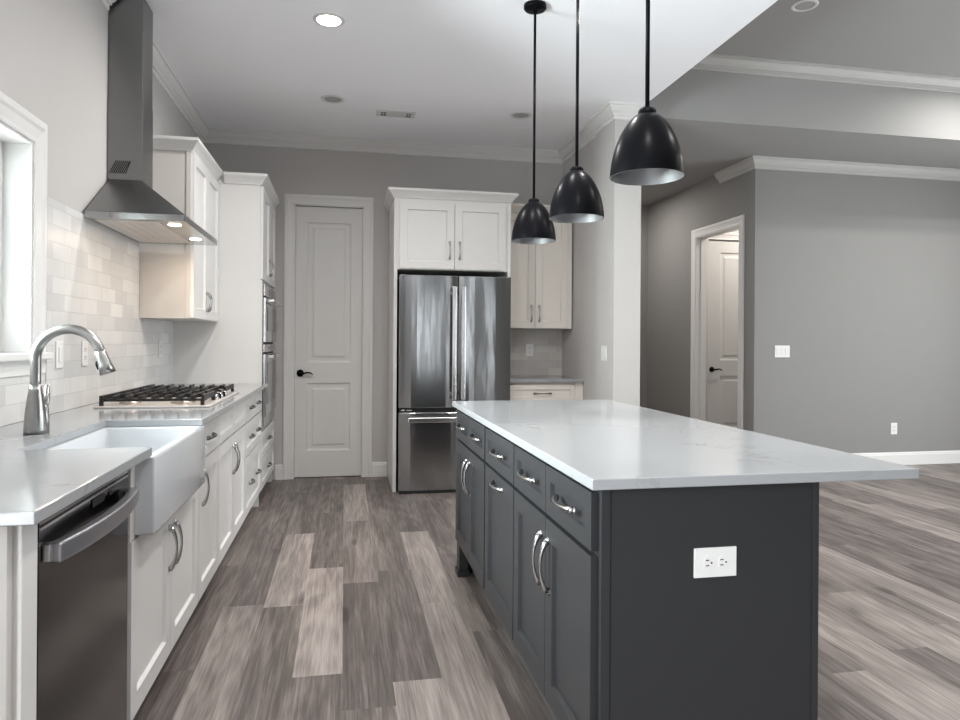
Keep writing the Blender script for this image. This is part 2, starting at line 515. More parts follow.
# floor: one mesh of planks, each plank face carries its tone
def build_floor():
    bm = bmesh.new()
    lay = bm.loops.layers.color.new('tone')
    PW, PL = 0.181, 1.235
    offs = {0: 2.355, 1: 2.52, -1: 2.62, -2: 3.33, -3: 3.37, 2: 2.02, 3: 2.9, -4: 2.75}
    tones = {(0, 2.355): .10, (0, 3.59): .62, (0, 1.12): .45, (1, 2.52): .16, (1, 3.755): .45, (1, 1.285): .80,
             (-1, 2.62): .88, (-1, 3.855): .32, (-1, 1.385): .50, (-2, 3.33): .80, (-2, 4.565): .12, (-2, 2.095): .42,
             (-3, 3.37): .06, (-3, 2.135): .70, (-3, 4.605): .40, (2, 2.02): .72, (2, 3.255): .80, (2, 4.49): .30, (2, .785): .5,
             (-4, 2.75): .35, (-4, 1.515): .15, (-4, 3.985): .6}
    rnd = random.Random(3)
    ix0, ix1 = int(X_L / PW) - 1, int(X_R / PW) + 1
    for ix in range(ix0, ix1 + 1):
        off = offs.get(ix, rnd.uniform(0, PL))
        k0 = math.floor((Y_N - off) / PL)
        k = k0
        while off + k * PL < Y_F:
            ya, yb = off + k * PL, off + (k + 1) * PL
            t = rnd.uniform(0.12, 0.82)
            for (jx, jy), tv in tones.items():
                if jx == ix and abs(jy - ya) < 0.03: t = tv
            xa, xb = max(X_L, ix * PW), min(X_R, (ix + 1) * PW)
            y0, y1 = max(Y_N, ya), min(Y_F, yb)
            if xb > xa and y1 > y0:
                f = bm.faces.new([bm.verts.new(p) for p in ((xa, y0, 0), (xb, y0, 0), (xb, y1, 0), (xa, y1, 0))])
                s2 = rnd.random()
                for lp in f.loops: lp[lay] = (t, s2, 0, 1)
            k += 1
    v = [bm.verts.new(p) for p in ((X_L, Y_N, -0.1), (X_R, Y_N, -0.1), (X_R, Y_F, -0.1), (X_L, Y_F, -0.1))]
    bm.faces.new(list(reversed(v)))
    me = bpy.data.meshes.new('floor')
    bm.to_mesh(me); bm.free()
    me.materials.append(M['floor'])
    o = bpy.data.objects.new('floor', me)
    C.objects.link(o)
    return struct(o)
build_floor()

# ceilings (solid slabs so their edges are real)
struct(MB().box(X_L, 2.255, Y_N, BY + 0.1, KC, 3.85).to('ceiling', M['ceiling']))
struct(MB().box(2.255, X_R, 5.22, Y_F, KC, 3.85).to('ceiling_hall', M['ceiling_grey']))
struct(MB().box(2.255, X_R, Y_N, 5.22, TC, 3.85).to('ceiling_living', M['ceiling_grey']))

# left wall: window opening over the sink, unseen added opening for the left fill
WY0, WY1, WZ0, WZ1 = 2.09, 3.06, 1.185, 2.03
struct(MB().box(X_L, WL, Y_N, -1.35, 0, KC).box(X_L, WL, -1.35, 0.15, 0, 0.2).box(X_L, WL, -1.35, 0.15, 2.5, KC).box(X_L, WL, 0.15, WY0, 0, KC).box(X_L, WL, WY1, BY, 0, KC).box(X_L, WL, WY0, WY1, 0, WZ0 - 0.03).box(X_L, WL, WY0, WY1, WZ1, KC)
       .to('wall_left', M['wall']))
# back wall with the pantry door opening
DX0, DX1, DZ = -0.447, 0.166, 2.465
struct(MB().box(X_L, DX0, BY, BY + 0.12, 0, KC).box(DX1, 2.06, BY, BY + 0.12, 0, KC).box(DX0, DX1, BY, BY + 0.12, DZ, KC)
       .to('wall_back', M['wall']))
struct(MB().box(DX0 - 0.1, DX1 + 0.1, BY + 0.121, BY + 0.14, 0, DZ + 0.1).to('wall_pantry', M['wall']))
# wall between kitchen and hall with its thicker end
struct(MB().prism([(2.035, 5.02), (2.255, 5.02), (2.255, Y_F), (2.06, Y_F), (2.06, 5.40), (2.035, 5.40)], 0, KC).to('wall_right_kitchen', M['wall']))
# living side
RW, SX = 6.15, 3.965
HY0, HY1, HZ = 6.42, 7.31, 2.46
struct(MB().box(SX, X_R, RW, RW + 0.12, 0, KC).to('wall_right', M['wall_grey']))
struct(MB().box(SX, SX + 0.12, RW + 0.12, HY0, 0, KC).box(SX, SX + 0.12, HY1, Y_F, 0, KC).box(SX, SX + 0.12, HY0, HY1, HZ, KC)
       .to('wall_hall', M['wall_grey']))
CX0, CX1, CY = 4.20, 5.02, 7.45
struct(MB().box(SX + 0.12, CX0, CY, CY + 0.1, 0, KC).box(CX1, 5.7, CY, CY + 0.1, 0, KC).box(CX0, CX1, CY, CY + 0.1, DZ, KC)
       .box(5.7, 5.8, RW + 0.12, CY + 0.1, 0, KC).box(CX0, CX1, CY + 0.08, CY + 0.1, 0, DZ).to('wall_vestibule', M['wall']))
struct(MB().box(2.255, SX, Y_F - 0.1, Y_F, 0, KC).to('wall_hall_end', M['wall_grey']))
# unseen walls; narrow rear openings shaped for fridge streaks, right ones for living fill
def wall_with_openings(name, along, const, thick, lo, hi, holes, top):
    b = MB()
    edges = [lo] + [e for w in holes for e in w[:2]] + [hi]
    def bx(a, c, z0, z1):
        if along == 'x': b.box(a, c, const, const + thick, z0, z1)
        else: b.box(const, const + thick, a, c, z0, z1)
    for i in range(0, len(edges), 2):
        bx(edges[i], edges[i + 1], 0, top)
    for a, c, z0, z1 in holes:
        if z0 > 0: bx(a, c, 0, z0)
        bx(a, c, z1, top)
    return struct(b.to(name, M['wall_grey']))
wall_with_openings('wall_rear', 'x', Y_N, 0.12, X_L, X_R, [(1.28, 1.44, 0.3, 2.5), (1.72, 1.86, 0.3, 2.5), (2.15, 2.28, 0.3, 2.5), (3.0, 3.14, 0.3, 2.5)], TC)
wall_with_openings('wall_far_right', 'y', X_R - 0.12, 0.12, Y_N, RW, [(1.1, 2.7, 0.3, 2.5), (3.3, 4.9, 0.3, 2.5)], TC)

# ------------------------------------------------------------------ mouldings
CROWN = [(0, 0), (0.078, 0), (0.078, -0.016), (0.066, -0.017), (0.066, -0.026), (0.060, -0.036), (0.048, -0.052), (0.032, -0.064), (0.026, -0.070), (0.026, -0.080), (0.014, -0.081), (0.014, -0.104), (0.008, -0.108), (0, -0.108)]
BASE = [(0, 0), (0.016, 0), (0.016, 0.105), (0.012, 0.112), (0.012, 0.122), (0.006, 0.132), (0, 0.132)]
def crown(name, path, z, m='trim'):
    return struct(MB().sweep(path, CROWN, Matrix.Translation((0, 0, z))).to(name, M[m]))
def base(name, path):
    return struct(MB().sweep(path, BASE).to(name, M['trim']))
# travel so that the room lies to the left of the path
crown('trim_1', [(2.255, 5.02), (2.035, 5.02), (2.035, 5.40), (2.06, 5.40), (2.06, BY), (WL, BY), (WL, 4.165)], KC)
crown('trim_2', [(WL, 3.925), (WL, Y_N + 0.12)], KC)
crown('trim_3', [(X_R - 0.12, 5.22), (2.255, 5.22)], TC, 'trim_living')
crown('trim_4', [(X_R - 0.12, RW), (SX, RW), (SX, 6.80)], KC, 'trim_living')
base('baseboard_back', [(-0.53, BY), (-0.60, BY)])
base('baseboard_back_right', [(0.388, BY), (0.252, BY)])
base('baseboard_right', [(X_R - 0.12, RW), (SX, RW), (SX, HY0 - 0.092)])
base('baseboard_hall', [(SX, HY1 + 0.092), (SX, Y_F - 0.1)])

CASE = [(0, 0), (0.088, 0), (0.088, 0.014), (0.080, 0.019), (0.062, 0.019), (0.052, 0.014), (0.016, 0.010), (0.006, 0.012), (0, 0.010)]
def casing(name, M4, w, h, two=False):
    # path up the right side, across, down the left: casing lies outside the opening
    b = MB()
    path = [(w, 0), (w, h), (0, h), (0, 0)]
    b.sweep(path, [(-o, z) for o, z in CASE], M4)
    return struct(b.to(name, M['trim']))

def two_panel_door(name, M4, w, h, lever_side, lever_z=0.94):
    st = 0.102 if w < 0.7 else 0.15
    b = MB().panel(M4, w, h, 0.035, [(st, 0.235, w - st, 0.85), (st, 1.035, w - st, h - 0.14)], RAISED)
    d = struct(b.to(name, M['door']))
    u = 0.047 if lever_side == 'l' else w - 0.047
    sg = 1 if lever_side == 'l' else -1
    l = MB()
    T = M4 @ Matrix.Translation((u, lever_z, 0.035))
    l.lathe([(0.032, 0), (0.032, 0.006), (0.028, 0.011), (0.012, 0.012), (0.011, 0.045), (0, 0.046)], None, 24, T)
    pts = [(u, lever_z, 0.075), (u + sg * 0.03, lever_z - 0.002, 0.078), (u + sg * 0.06, lever_z + 0.006, 0.078), (u + sg * 0.09, lever_z + 0.003, 0.077), (u + sg * 0.112, lever_z - 0.012, 0.075)]
    l.tube([M4 @ Vector(p) for p in pts], [0.011, 0.009, 0.008, 0.007, 0.005], 10)
    l.to('lever_handle', M['black'], d)
    return d

# pantry door in the back wall
M4 = frame((DX0, BY, 0), 'ny')
casing('trim_5', M4, DX1 - DX0, DZ)
J = MB()
J.box(DX0 - 0.002, DX0 + 0.008, BY - 0.004, BY + 0.12, 0, DZ).box(DX1 - 0.008, DX1 + 0.002, BY - 0.004, BY + 0.12, 0, DZ).box(DX0, DX1, BY - 0.004, BY + 0.12, DZ - 0.008, DZ + 0.002)
struct(J.to('trim_6', M['trim']))
two_panel_door('door_1', frame((DX0 + 0.010, BY + 0.065, 0.008), 'ny'), DX1 - DX0 - 0.020, DZ - 0.020, 'l')
# hall opening casing, jamb and the door seen through it
M4 = frame((SX, HY1, 0), 'nx')
casing('trim_7', M4, HY1 - HY0, HZ)
J = MB()
J.box(SX - 0.004, SX + 0.124, HY1 - 0.012, HY1 + 0.002, 0, HZ).box(SX - 0.004, SX + 0.124, HY0 - 0.002, HY0 + 0.012, 0, HZ).box(SX - 0.004, SX + 0.124, HY0, HY1, HZ - 0.012, HZ + 0.002)
J.box(SX + 0.05, SX + 0.062, HY1 - 0.022, HY1 - 0.012, 0, HZ).box(SX + 0.05, SX + 0.062, HY0 + 0.012, HY0 + 0.022, 0, HZ)
struct(J.to('trim_8', M['trim']))
M4 = frame((CX0, CY, 0), 'ny')
casing('trim_9', M4, CX1 - CX0, DZ)
two_panel_door('door_2', frame((CX0 + 0.008, CY + 0.045, 0.008), 'ny'), CX1 - CX0 - 0.016, DZ - 0.016, 'l', 0.925)

# window over the sink
b = MB()
M4w = frame((WL, WY0, WZ0), 'px')
ww, wh = WY1 - WY0, WZ1 - WZ0
win = MB()
xs = -1.335
win.box(xs - 0.05, xs, WY0 + 0.012, WY0 + 0.075, WZ0, WZ1).box(xs - 0.05, xs, WY1 - 0.075, WY1 - 0.012, WZ0, WZ1)
win.box(xs - 0.05, xs, WY0 + 0.075, WY1 - 0.075, WZ0, WZ0 + 0.07).box(xs - 0.05, xs, WY0 + 0.075, WY1 - 0.075, WZ1 - 0.07, WZ1 - 0.012)
win.box(xs - 0.045, xs - 0.02, WY0 + 0.075, WY1 - 0.075, 1.60, 1.64)
wo = struct(win.to('window_1', M['trim'], bevel=0.004))
MB().box(xs - 0.035, xs - 0.029, WY0 + 0.07, WY1 - 0.07, WZ0 + 0.06, 1.605).box(xs - 0.035, xs - 0.029, WY0 + 0.07, WY1 - 0.07, 1.635, WZ1 - 0.06).to('pane', M['glass'], wo)
jb = MB().box(X_L, WL + 0.004, WY1 - 0.012, WY1, WZ0, WZ1).box(X_L, WL + 0.004, WY0, WY0 + 0.012, WZ0, WZ1).box(X_L, WL + 0.004, WY0 + .012, WY1 - .012, WZ1 - 0.012, WZ1)
jb.to('jamb', M['trim'], wo)
WCASE = [(0, 0), (0.100, 0), (0.100, 0.016), (0.090, 0.022), (0.070, 0.022), (0.058, 0.016), (0.018, 0.012), (0.008, 0.014), (0, 0.012)]
cs = MB().sweep([(ww, 0), (ww, wh), (0, wh), (0, 0)], [(-o, z) for o, z in WCASE], M4w)
cs.to('casing', M['trim'], wo)
MB().box(X_L + 0.02, WL + 0.042, WY0 - 0.115, WY1 + 0.115, WZ0 - 0.028, WZ0 - 0.0005).to('stool', M['trim'], wo, bevel=0.004)
MB().box(WL + 0.0005, WL + 0.018, WY0 - 0.10, WY1 + 0.10, WZ0 - 0.088, WZ0 - 0.028).to('apron', M['trim'], wo, bevel=0.003)

# ================================================================== LEFT RUN
FX = -0.606           # door faces
CXF = FX - 0.02       # carcass front
PY = 5.36             # tall cabinet side
TF = WL + 0.013       # tile face

bs = MB()
bs.box(WL + 0.0005, TF, 1.43, WY0 - 0.108, 0.921, 1.372).box(WL + 0.0005, TF, WY0 - 0.108, WY1 + 0.105, 0.921, WZ0 - 0.089)
bs.box(WL + 0.0005, TF, WY1 + 0.116, 4.49, 0.921, 1.835).box(WL + 0.0005, TF, 4.49, PY - 0.001, 0.921, 1.372)
struct(bs.to('wall_backsplash_left', M['tile_left']))

def base_carcass(t, y0, y1, z1=0.889):
    MB().box(WL + 0.02, CXF - 0.0005, y0, y1, 0.112, z1).to('carcass', M['white'], t)
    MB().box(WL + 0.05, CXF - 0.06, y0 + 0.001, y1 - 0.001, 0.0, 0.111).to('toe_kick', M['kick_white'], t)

def fdoor(t, y0, y1, z0, z1, name='door', facing='px', plane=FX, rail=0.062, mtl='white'):
    if facing == 'px': M4 = frame((plane - 0.02, y0, z0), 'px')
    elif facing == 'nx': M4 = frame((plane + 0.02, y1, z0), 'nx')
    else: M4 = frame((y0, plane + 0.02, z0), 'ny')
    o = shaker(M4, y1 - y0, z1 - z0, rail).to(name, M[mtl], t)
    return o, M4

G = 'white base cabinets below the left worktop'
# end panel and filler beside the dishwasher
t = thing('cabinet_end_panel', 'cream painted end panel and filler on near side of black dishwasher', 'end panel', (-0.9, 1.49, 0))
MB().box(WL + 0.02, CXF + 0.004, 1.447, 1.47, 0.0, 0.891).to('side_panel', M['cream'], t, bevel=0.001)
MB().box(CXF - 0.02, FX, 1.4705, 1.54, 0.0, 0.891).to('filler_strip', M['white'], t, bevel=0.002)
# sink cabinet
t = thing('sink_cabinet', 'white two-door base cabinet under the apron sink, next to the dishwasher', 'cabinet', (-0.9, 2.64, 0), G)
MB().box(WL + 0.02, CXF - 0.0005, 2.166, 3.12, 0.112, 0.648).to('carcass', M['white'], t)
for ya, yb in ((2.166, 2.208), (2.975, 3.12)):
    MB().box(WL + 0.02, FX - 0.003, ya, yb, 0.6485, 0.891).to('side_stile', M['cream'], t)
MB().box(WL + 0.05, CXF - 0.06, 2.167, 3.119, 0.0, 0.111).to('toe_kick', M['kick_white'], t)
for y0, y1, hu in ((2.17, 2.642, 'r'), (2.646, 3.116, 'l')):
    d, M4 = fdoor(t, y0, y1, 0.118, 0.645)
    pull(d, M4, (y1 - y0 - 0.035) if hu == 'r' else 0.035, 0.385, True)
# single cabinet: drawer over door
t = thing('base_cabinet', 'narrow white base cabinet right of the apron sink with one drawer above one door', 'cabinet', (-0.9, 3.35, 0), G)
base_carcass(t, 3.122, 3.585)
d, M4 = fdoor(t, 3.126, 3.582, 0.118, 0.710); pull(d, M4, 0.06, 0.48, True)
d, M4 = fdoor(t, 3.126, 3.582, 0.722, 0.875, 'drawer', rail=0.042); pull(d, M4, 0.225, 0.076, False, 0.14, mtl='pull_dark')
# cooktop cabinet
t = thing('base_cabinet', 'wide white base cabinet below the gas cooktop with two doors and two false fronts', 'cabinet', (-0.9, 4.06, 0), G)
base_carcass(t, 3.587, 4.535)
for y0, y1, hu in ((3.59, 4.059, 'r'), (4.063, 4.532, 'l')):
    d, M4 = fdoor(t, y0, y1, 0.118, 0.710); pull(d, M4, (y1 - y0 - 0.035) if hu == 'r' else 0.035, 0.46, True)
    fdoor(t, y0, y1, 0.722, 0.875, 'false_front', rail=0.042)
# drawer stack
t = thing('drawer_cabinet', 'white three-drawer base cabinet between cooktop cabinet and built-in ovens, two pulls per drawer', 'cabinet', (-0.9, 4.95, 0), G)
base_carcass(t, 4.537, PY - 0.002)
for z0, z1 in ((0.118, 0.492), (0.503, 0.711), (0.722, 0.875)):
    d, M4 = fdoor(t, 4.542, PY - 0.005, z0, z1, 'drawer', rail=0.05)
    w = PY - 0.005 - 4.542
    for k in (0.28, 0.72):
        pull(d, M4, w * k, (z1 - z0) / 2, False, 0.12, mtl='pull_dark')

# dishwasher
t = thing('dishwasher', 'black stainless built-in dishwasher with bowed bar handle under the left worktop', 'dishwasher', (-0.9, 1.855, 0))
DY0, DY1 = 1.556, 2.158
MB().box(WL + 0.05, -0.645, DY0 + 0.004, DY1 - 0.004, 0.105, 0.872).to('tub', M['gap'], t)
MB().box(-0.644, -0.612, DY0, DY1, 0.115, 0.866, 0.004).to('front_panel', M['dw'], t)
MB().box(-0.6115, -0.609, DY0 + 0.004, DY1 - 0.004, 0.846, 0.852).box(-0.6115, -0.609, DY0 + 0.004, DY1 - 0.004, 0.859, 0.864).to('top_trim', M['steel_light'], t)
MB().box(-0.6115, -0.6095, 1.86, 1.945, 0.822, 0.842).box(-0.6115, -0.6095, 1.985, 2.01, 0.826, 0.836).to('vent_slot', M['gap'], t)
hb = MB()
pts = []
n = 15
for i in range(n):
    k = i / (n - 1)
    pts.append((-0.590 + 0.026 * (1 - (2 * k - 1) ** 2), DY0 + 0.022 + k * (DY1 - DY0 - 0.044), 0.770))
prof = [(-0.013, -0.021), (0.013, -0.021), (0.013, 0.021), (-0.013, 0.021)]
hb.sweep([(p[0], p[1]) for p in pts], [(-o, 0.795 + z) for o, z in prof])
hd = hb.to('bar_handle', M['dwh'], t, bevel=0.004)
for ya in (DY0 + 0.018, DY1 - 0.045):
    MB().box(-0.6115, -0.597, ya, ya + 0.027, 0.777, 0.813, 0.002).to('handle_bracket', M['steel_light'], hd)
MB().box(-0.66, -0.645, DY0 + 0.002, DY1 - 0.002, 0.0, 0.104).to('kick_plate', M['gap'], t)

# worktop
t = MB().prism([(WL + 0.001, 1.415), (-0.561, 1.415), (-0.561, 2.207), (-0.925, 2.207), (-0.925, 2.956), (-0.561, 2.956), (-0.561, PY - 0.001), (WL + 0.001, PY - 0.001)],
               0.893, 0.92).to('countertop', M['quartz'], bevel=0.003)
tag(t, 'long white quartz worktop along the left wall, notched for the apron sink', 'countertop')

# apron sink
t = thing('apron_sink', 'glossy white apron-front farmhouse sink set in the left worktop', 'sink', (-0.74, 2.58, 0.655))
b = MB()
bm = b.bm
ox0, ox1, oy0, oy1, oz0, oz1 = -0.955, -0.553, 2.210, 2.973, 0.655, 0.8925
ix0, ix1, iy0, iy1, iz = -0.92, -0.586, 2.240, 2.943, 0.685
def ring(x0, x1, y0, y1, z): return [bm.verts.new(p) for p in ((x0, y0, z), (x1, y0, z), (x1, y1, z), (x0, y1, z))]
A = ring(ox0, ox1, oy0, oy1, oz0); B = ring(ox0, ox1, oy0, oy1, oz1); Cc = ring(ix0, ix1, iy0, iy1, oz1); D = ring(ix0 + .015, ix1 - .015, iy0 + .015, iy1 - .015, iz)
bm.faces.new(list(reversed(A)))
for P, Q in ((A, B), (B, Cc), (Cc, D)):
    for i in range(4):
        bm.faces.new((P[i], P[(i + 1) % 4], Q[(i + 1) % 4], Q[i]))
bm.faces.new(D)
bmesh.ops.recalc_face_normals(bm, faces=list(bm.faces))
o = b.to('basin', M['ceramic'], t, bevel=0.010, seg=4)
for f in o.data.polygons: f.use_smooth = True
MB().lathe([(0.045, 0), (0.045, 0.003), (0.03, 0.004), (0.026, 0.001), (0, 0.001)], (-0.75, 2.58, 0.6852), 24).to('drain', M['nickel'], t)

# faucet
fx, fy = -1.025, 2.578
t = thing('kitchen_faucet', 'tall brushed nickel gooseneck faucet behind the white sink', 'faucet', (fx, fy, 0.9205))
MB().lathe([(0, 0), (0.034, 0), (0.0345, 0.012), (0.032, 0.06), (0.0265, 0.105), (0.0205, 0.145), (0.0185, 0.165), (0, 0.165)], (fx, fy, 0.9205), 28).to('base_body', M['faucet'], t)
pts = [(fx, fy, 1.058), (fx, fy, 1.10), (fx, fy, 1.14)]
R = 0.102
cx, cz = fx + R, 1.172
for i in range(0, 23):
    a = pi - i / 22 * radians(166)
    pts.append((cx + R * cos(a), fy, cz + R * sin(a)))
MB().tube(pts, 0.0165, 18).to('spout', M['faucet'], t)
e = Vector(pts[-1]); dr = (Vector(pts[-1]) - Vector(pts[-2])).normalized()
dr = (dr + Vector((0.02, 0, 0))).normalized()
hp = [e - dr * 0.004, e + dr * 0.004, e + dr * 0.02, e + dr * 0.05, e + dr * 0.078]
MB().tube(hp, [0.0165, 0.0185, 0.0195, 0.0225, 0.0265], 22).to('spray_head', M['faucet'], t)
p = e + dr * 0.045 + Vector((-0.022, 0, -0.004))
MB().tube([p - dr * 0.014, p + dr * 0.014], [0.008, 0.006], 12).to('spray_button', M['black'], t)
MB().lathe([(0, 0), (0.020, 0), (0.019, 0.05), (0.0165, 0.085), (0.010, 0.095), (0, 0.095)], (fx + 0.010, fy + 0.036, 0.9205), 20).to('handle_hub', M['faucet'], t)
MB().tube([(fx + 0.010, fy + 0.038, 1.003), (fx + 0.016, fy + 0.046, 1.03), (fx + 0.018, fy + 0.050, 1.082)], [0.013, 0.011, 0.008], 12).to('lever', M['faucet'], t)

# cooktop
t = thing('gas_cooktop', 'five-burner gas cooktop with black grates set in the left worktop', 'cooktop', (-0.88, 3.93, 0.9205))
MB().box(-1.135, -0.625, 3.46, 4.40, 0.9205, 0.930, 0.003).to('steel_tray', M['filter'], t)
burn = [(-1.02, 3.62, .038), (-0.78, 3.62, .045), (-0.90, 3.93, .058), (-1.02, 4.24, .045), (-0.78, 4.24, .038)]
for bx_, by_, br_ in burn:
    MB().lathe([(br_ + .012, 0), (br_ + .012, .006), (br_, .010), (br_, .017), (br_ * .9, .0185)], (bx_, by_, 0.9302), 24, cap0=True, cap1=True).to('burner', M['brass'], t)
    MB().lathe([(br_ * .8, 0), (br_ * .8, .006), (br_ * .7, .009)], (bx_, by_, 0.949), 24, cap0=True, cap1=True).to('burner_cap', M['iron'], t)
for ya, yb in ((3.475, 3.775), (3.78, 4.08), (4.085, 4.385)):
    g = MB()
    x0, x1 = -1.115, -0.70 if ya > 3.7 and ya < 4 else -0.655
    z0, z1 = 0.952, 0.972
    for y in (ya + 0.03, yb - 0.042): g.box(x0, x1, y, y + 0.012, z0 - 0.004, z0 + 0.008, .002)
    for x in (x0, x1 - 0.014): g.box(x, x + 0.014, ya, yb, z0, z1 + 0.006, .002)
    nf = 7 if x1 < -0.69 else 8
    for k in range(1, nf):
        x = x0 + (x1 - x0) * k / nf
        g.box(x - 0.0065, x + 0.0065, ya + 0.002, ya + 0.105, z0 + .002, z1 + 0.004, .002)
        g.box(x - 0.0065, x + 0.0065, yb - 0.105, yb - 0.002, z0 + .002, z1 + 0.004, .002)
    ym = (ya + yb) / 2
    g.box(x0, x0 + 0.13, ym - 0.006, ym + 0.006, z0 + .004, z1 + .004, .002).box(x1 - 0.13, x1, ym - 0.006, ym + 0.006, z0 + .004, z1 + .004, .002)
    for x in (x0, x1 - 0.016):
        for y in (ya, yb - 0.016):
            g.box(x, x + 0.016, y, y + 0.016, 0.9302, z0 + .002)
    g.to('grate', M['iron'], t)
for k in range(5):
    MB().lathe([(0.021, 0), (0.021, .010), (0.017, .026), (0.015, .028)], (-0.662, 3.80 + k * 0.065, 0.9302), 20, cap0=True, cap1=True).to('knob', M['black'] if k % 2 else M['nickel'], t)

# range hood
HY_0, HY_1, HXF = 3.585, 4.470, -0.770
CH0, CH1, CHX = 3.948, 4.142, -1.058
t = thing('range_hood', 'grey stainless chimney range hood on left wall above the cooktop', 'range hood', (WL, 4.045, 1.82))
HB = TF + 0.001
MB().box(HB, HXF, HY_0, HY_1, 1.820, 1.852, 0.002).to('rim', M['steel'], t)
b = MB(); bm = b.bm
A = ring(HB, HXF, HY_0, HY_1, 1.8525); B = ring(HB, CHX - .004, CH0 - .006, CH1 + .006, 2.085)
for i in range(4): bm.faces.new((A[i], A[(i + 1) % 4], B[(i + 1) % 4], B[i]))
bm.faces.new(list(reversed(A))); bm.faces.new(B)
bmesh.ops.recalc_face_normals(bm, faces=list(bm.faces))
b.to('canopy', M['hood'], t, bevel=0.003)
MB().box(WL + 0.002, CHX - 0.003, CH0 - 0.003, CH1 + 0.003, 2.0855, 2.52, 0.002).to('lower_sleeve', M['hood'], t)
MB().box(WL + 0.002, CHX - 0.006, CH0, CH1, 2.5205, KC - 0.001, 0.002).to('upper_sleeve', M['hood'], t)
v = MB()
gx0, gx1, gz0, gz1 = -1.226, -1.11, 2.118, 2.186
yv = CH0 - 0.0035
for k in range(9):
    x = gx0 + 0.002 + k * 0.0095
    v.prism([(x, gz0), (x + 0.005, gz0), (x + 0.037, gz1), (x + 0.032, gz1)] if k < 8 else [(x + .002, gz0), (x + 0.006, gz0), (x + 0.030, gz1), (x + 0.026, gz1)], 0, 0.0012, Matrix.Translation((0, yv, 0)) @ FR['ny'].to_4x4())
v.to('vent_slots', M['gap'], t)
for k in range(3):
    y0 = HY_0 + 0.05 + k * 0.255
    f = MB().box(HB + 0.03, -0.905, y0, y0 + 0.25, 1.8185, 1.8218)
    for q in range(5):
        xx = HB + 0.05 + q * 0.05
        f.box(xx, xx + 0.02, y0 + 0.01, y0 + 0.24, 1.8165, 1.8186)
    f.to('filter', M['filter'], t)
for y in (3.71, 4.21):
    MB().lathe([(0.032, 0), (0.030, -0.004), (0, -0.0045)], (-0.845, y, 1.8215), 22).to('lamp', M['hood_on'], t)
cp = MB()
for k in range(5): cp.box(HXF - 0.0005, HXF + 0.0015, 3.96 + k * 0.035, 3.978 + k * 0.035, 1.831, 1.839)
cp.to('control_buttons', M['steel_light'], t)
for y in (3.71, 4.21):
    l = area('hood_lamp_light', (-0.845, y, 1.812), (0, 0, 0), 0.05, 0.05, 1.2, (1, 0.80, 0.62), 'DISK')

# ------------------------------------------------------------------ upper cabinet on the left wall
CABCROWN = [(0, 0), (0.010, 0), (0.014, 0.012), (0.030, 0.034), (0.048, 0.052), (0.052, 0.058), (0.052, 0.075), (0, 0.075)]
UX, UY0, UZ0, UZ1 = -0.913, 4.50, 1.373, 2.398
t = thing('wall_cabinet', 'white two-door wall cabinet right of the range hood', 'cabinet', (-1.05, 4.93, 1.373))
MB().box(WL + 0.002, UX - 0.0205, UY0, PY - 0.002, UZ0, UZ1).to('carcass', M['cream'], t)
MB().box(UX - 0.045, UX - 0.0204, UY0 - 0.006, UY0 - 0.0002, UZ0, UZ1).to('edge_stile', M['cream'], t)
ym = (UY0 + PY) / 2
for y0, y1, hu in ((UY0 + 0.002, ym - 0.002, 'r'), (ym + 0.002, PY - 0.006, 'l')):
    d, M4 = fdoor(t, y0, y1, UZ0 + 0.004, UZ1 - 0.008, plane=UX); pull(d, M4, (y1 - y0 - 0.03) if hu == 'r' else 0.03, 0.12, True, 0.12)
MB().sweep([(UX - 0.02, PY - 0.056), (UX - 0.02, UY0), (WL + 0.002, UY0)], [(o, UZ1 + z) for o, z in CABCROWN]).to('crown', M['white'], t)
MB().box(WL + 0.002, UX - 0.02, UY0, PY - 0.06, UZ1 + 0.0005, UZ1 + 0.07).to('crown_backing', M['cream'], t)

# ------------------------------------------------------------------ tall oven cabinet
TX, TY1 = -0.602, 6.30
t = thing('oven_cabinet', 'tall white cabinet holding the wall ovens beside the pantry door', 'cabinet', (-0.92, 5.83, 0))
MB().box(WL + 0.002, TX - 0.021, PY, PY + 0.02, 0.0, 2.398).to('side_panel', M['white'], t)
MB().box(WL + 0.002, TX - 0.021, TY1 - 0.02, BY - 0.017, 0.0, 2.398).to('side_panel', M['white'], t)
MB().box(WL + 0.002, TX - 0.021, PY + 0.0205, TY1 - 0.0205, 0.112, 0.575).to('lower_box', M['white'], t)
MB().box(WL + 0.002, TX - 0.021, PY + 0.0205, TY1 - 0.0205, 1.668, 2.398).to('upper_box', M['white'], t)
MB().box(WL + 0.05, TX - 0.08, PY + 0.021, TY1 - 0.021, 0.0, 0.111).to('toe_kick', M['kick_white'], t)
for ya, yb in ((PY, PY + 0.045), (TY1 - 0.06, TY1)):
    MB().box(TX - 0.0205, TX - 0.004, ya, yb, 0.575, 1.69).to('face_stile', M['white'], t)
yc = (PY + TY1) / 2
for y0, y1, hu in ((PY + 0.004, yc - 0.002, 'r'), (yc + 0.002, TY1 - 0.004, 'l')):
    d, M4 = fdoor(t, y0, y1, 1.697, 2.388, plane=TX); pull(d, M4, (y1 - y0 - 0.03) if hu == 'r' else 0.03, 0.13, True, 0.12)
for z0, z1 in ((0.118, 0.342), (0.352, 0.552)):
    d, M4 = fdoor(t, PY + 0.004, TY1 - 0.004, z0, z1, 'drawer', plane=TX, rail=0.05); pull(d, M4, yc - PY, (z1 - z0) / 2, False, 0.13, mtl='pull_dark')
MB().sweep([(TX - 0.02, BY - 0.04), (TX - 0.02, PY), (UX - 0.02 + 0.056, PY)], [(o, 2.398 + z) for o, z in CABCROWN]).to('crown', M['white'], t)
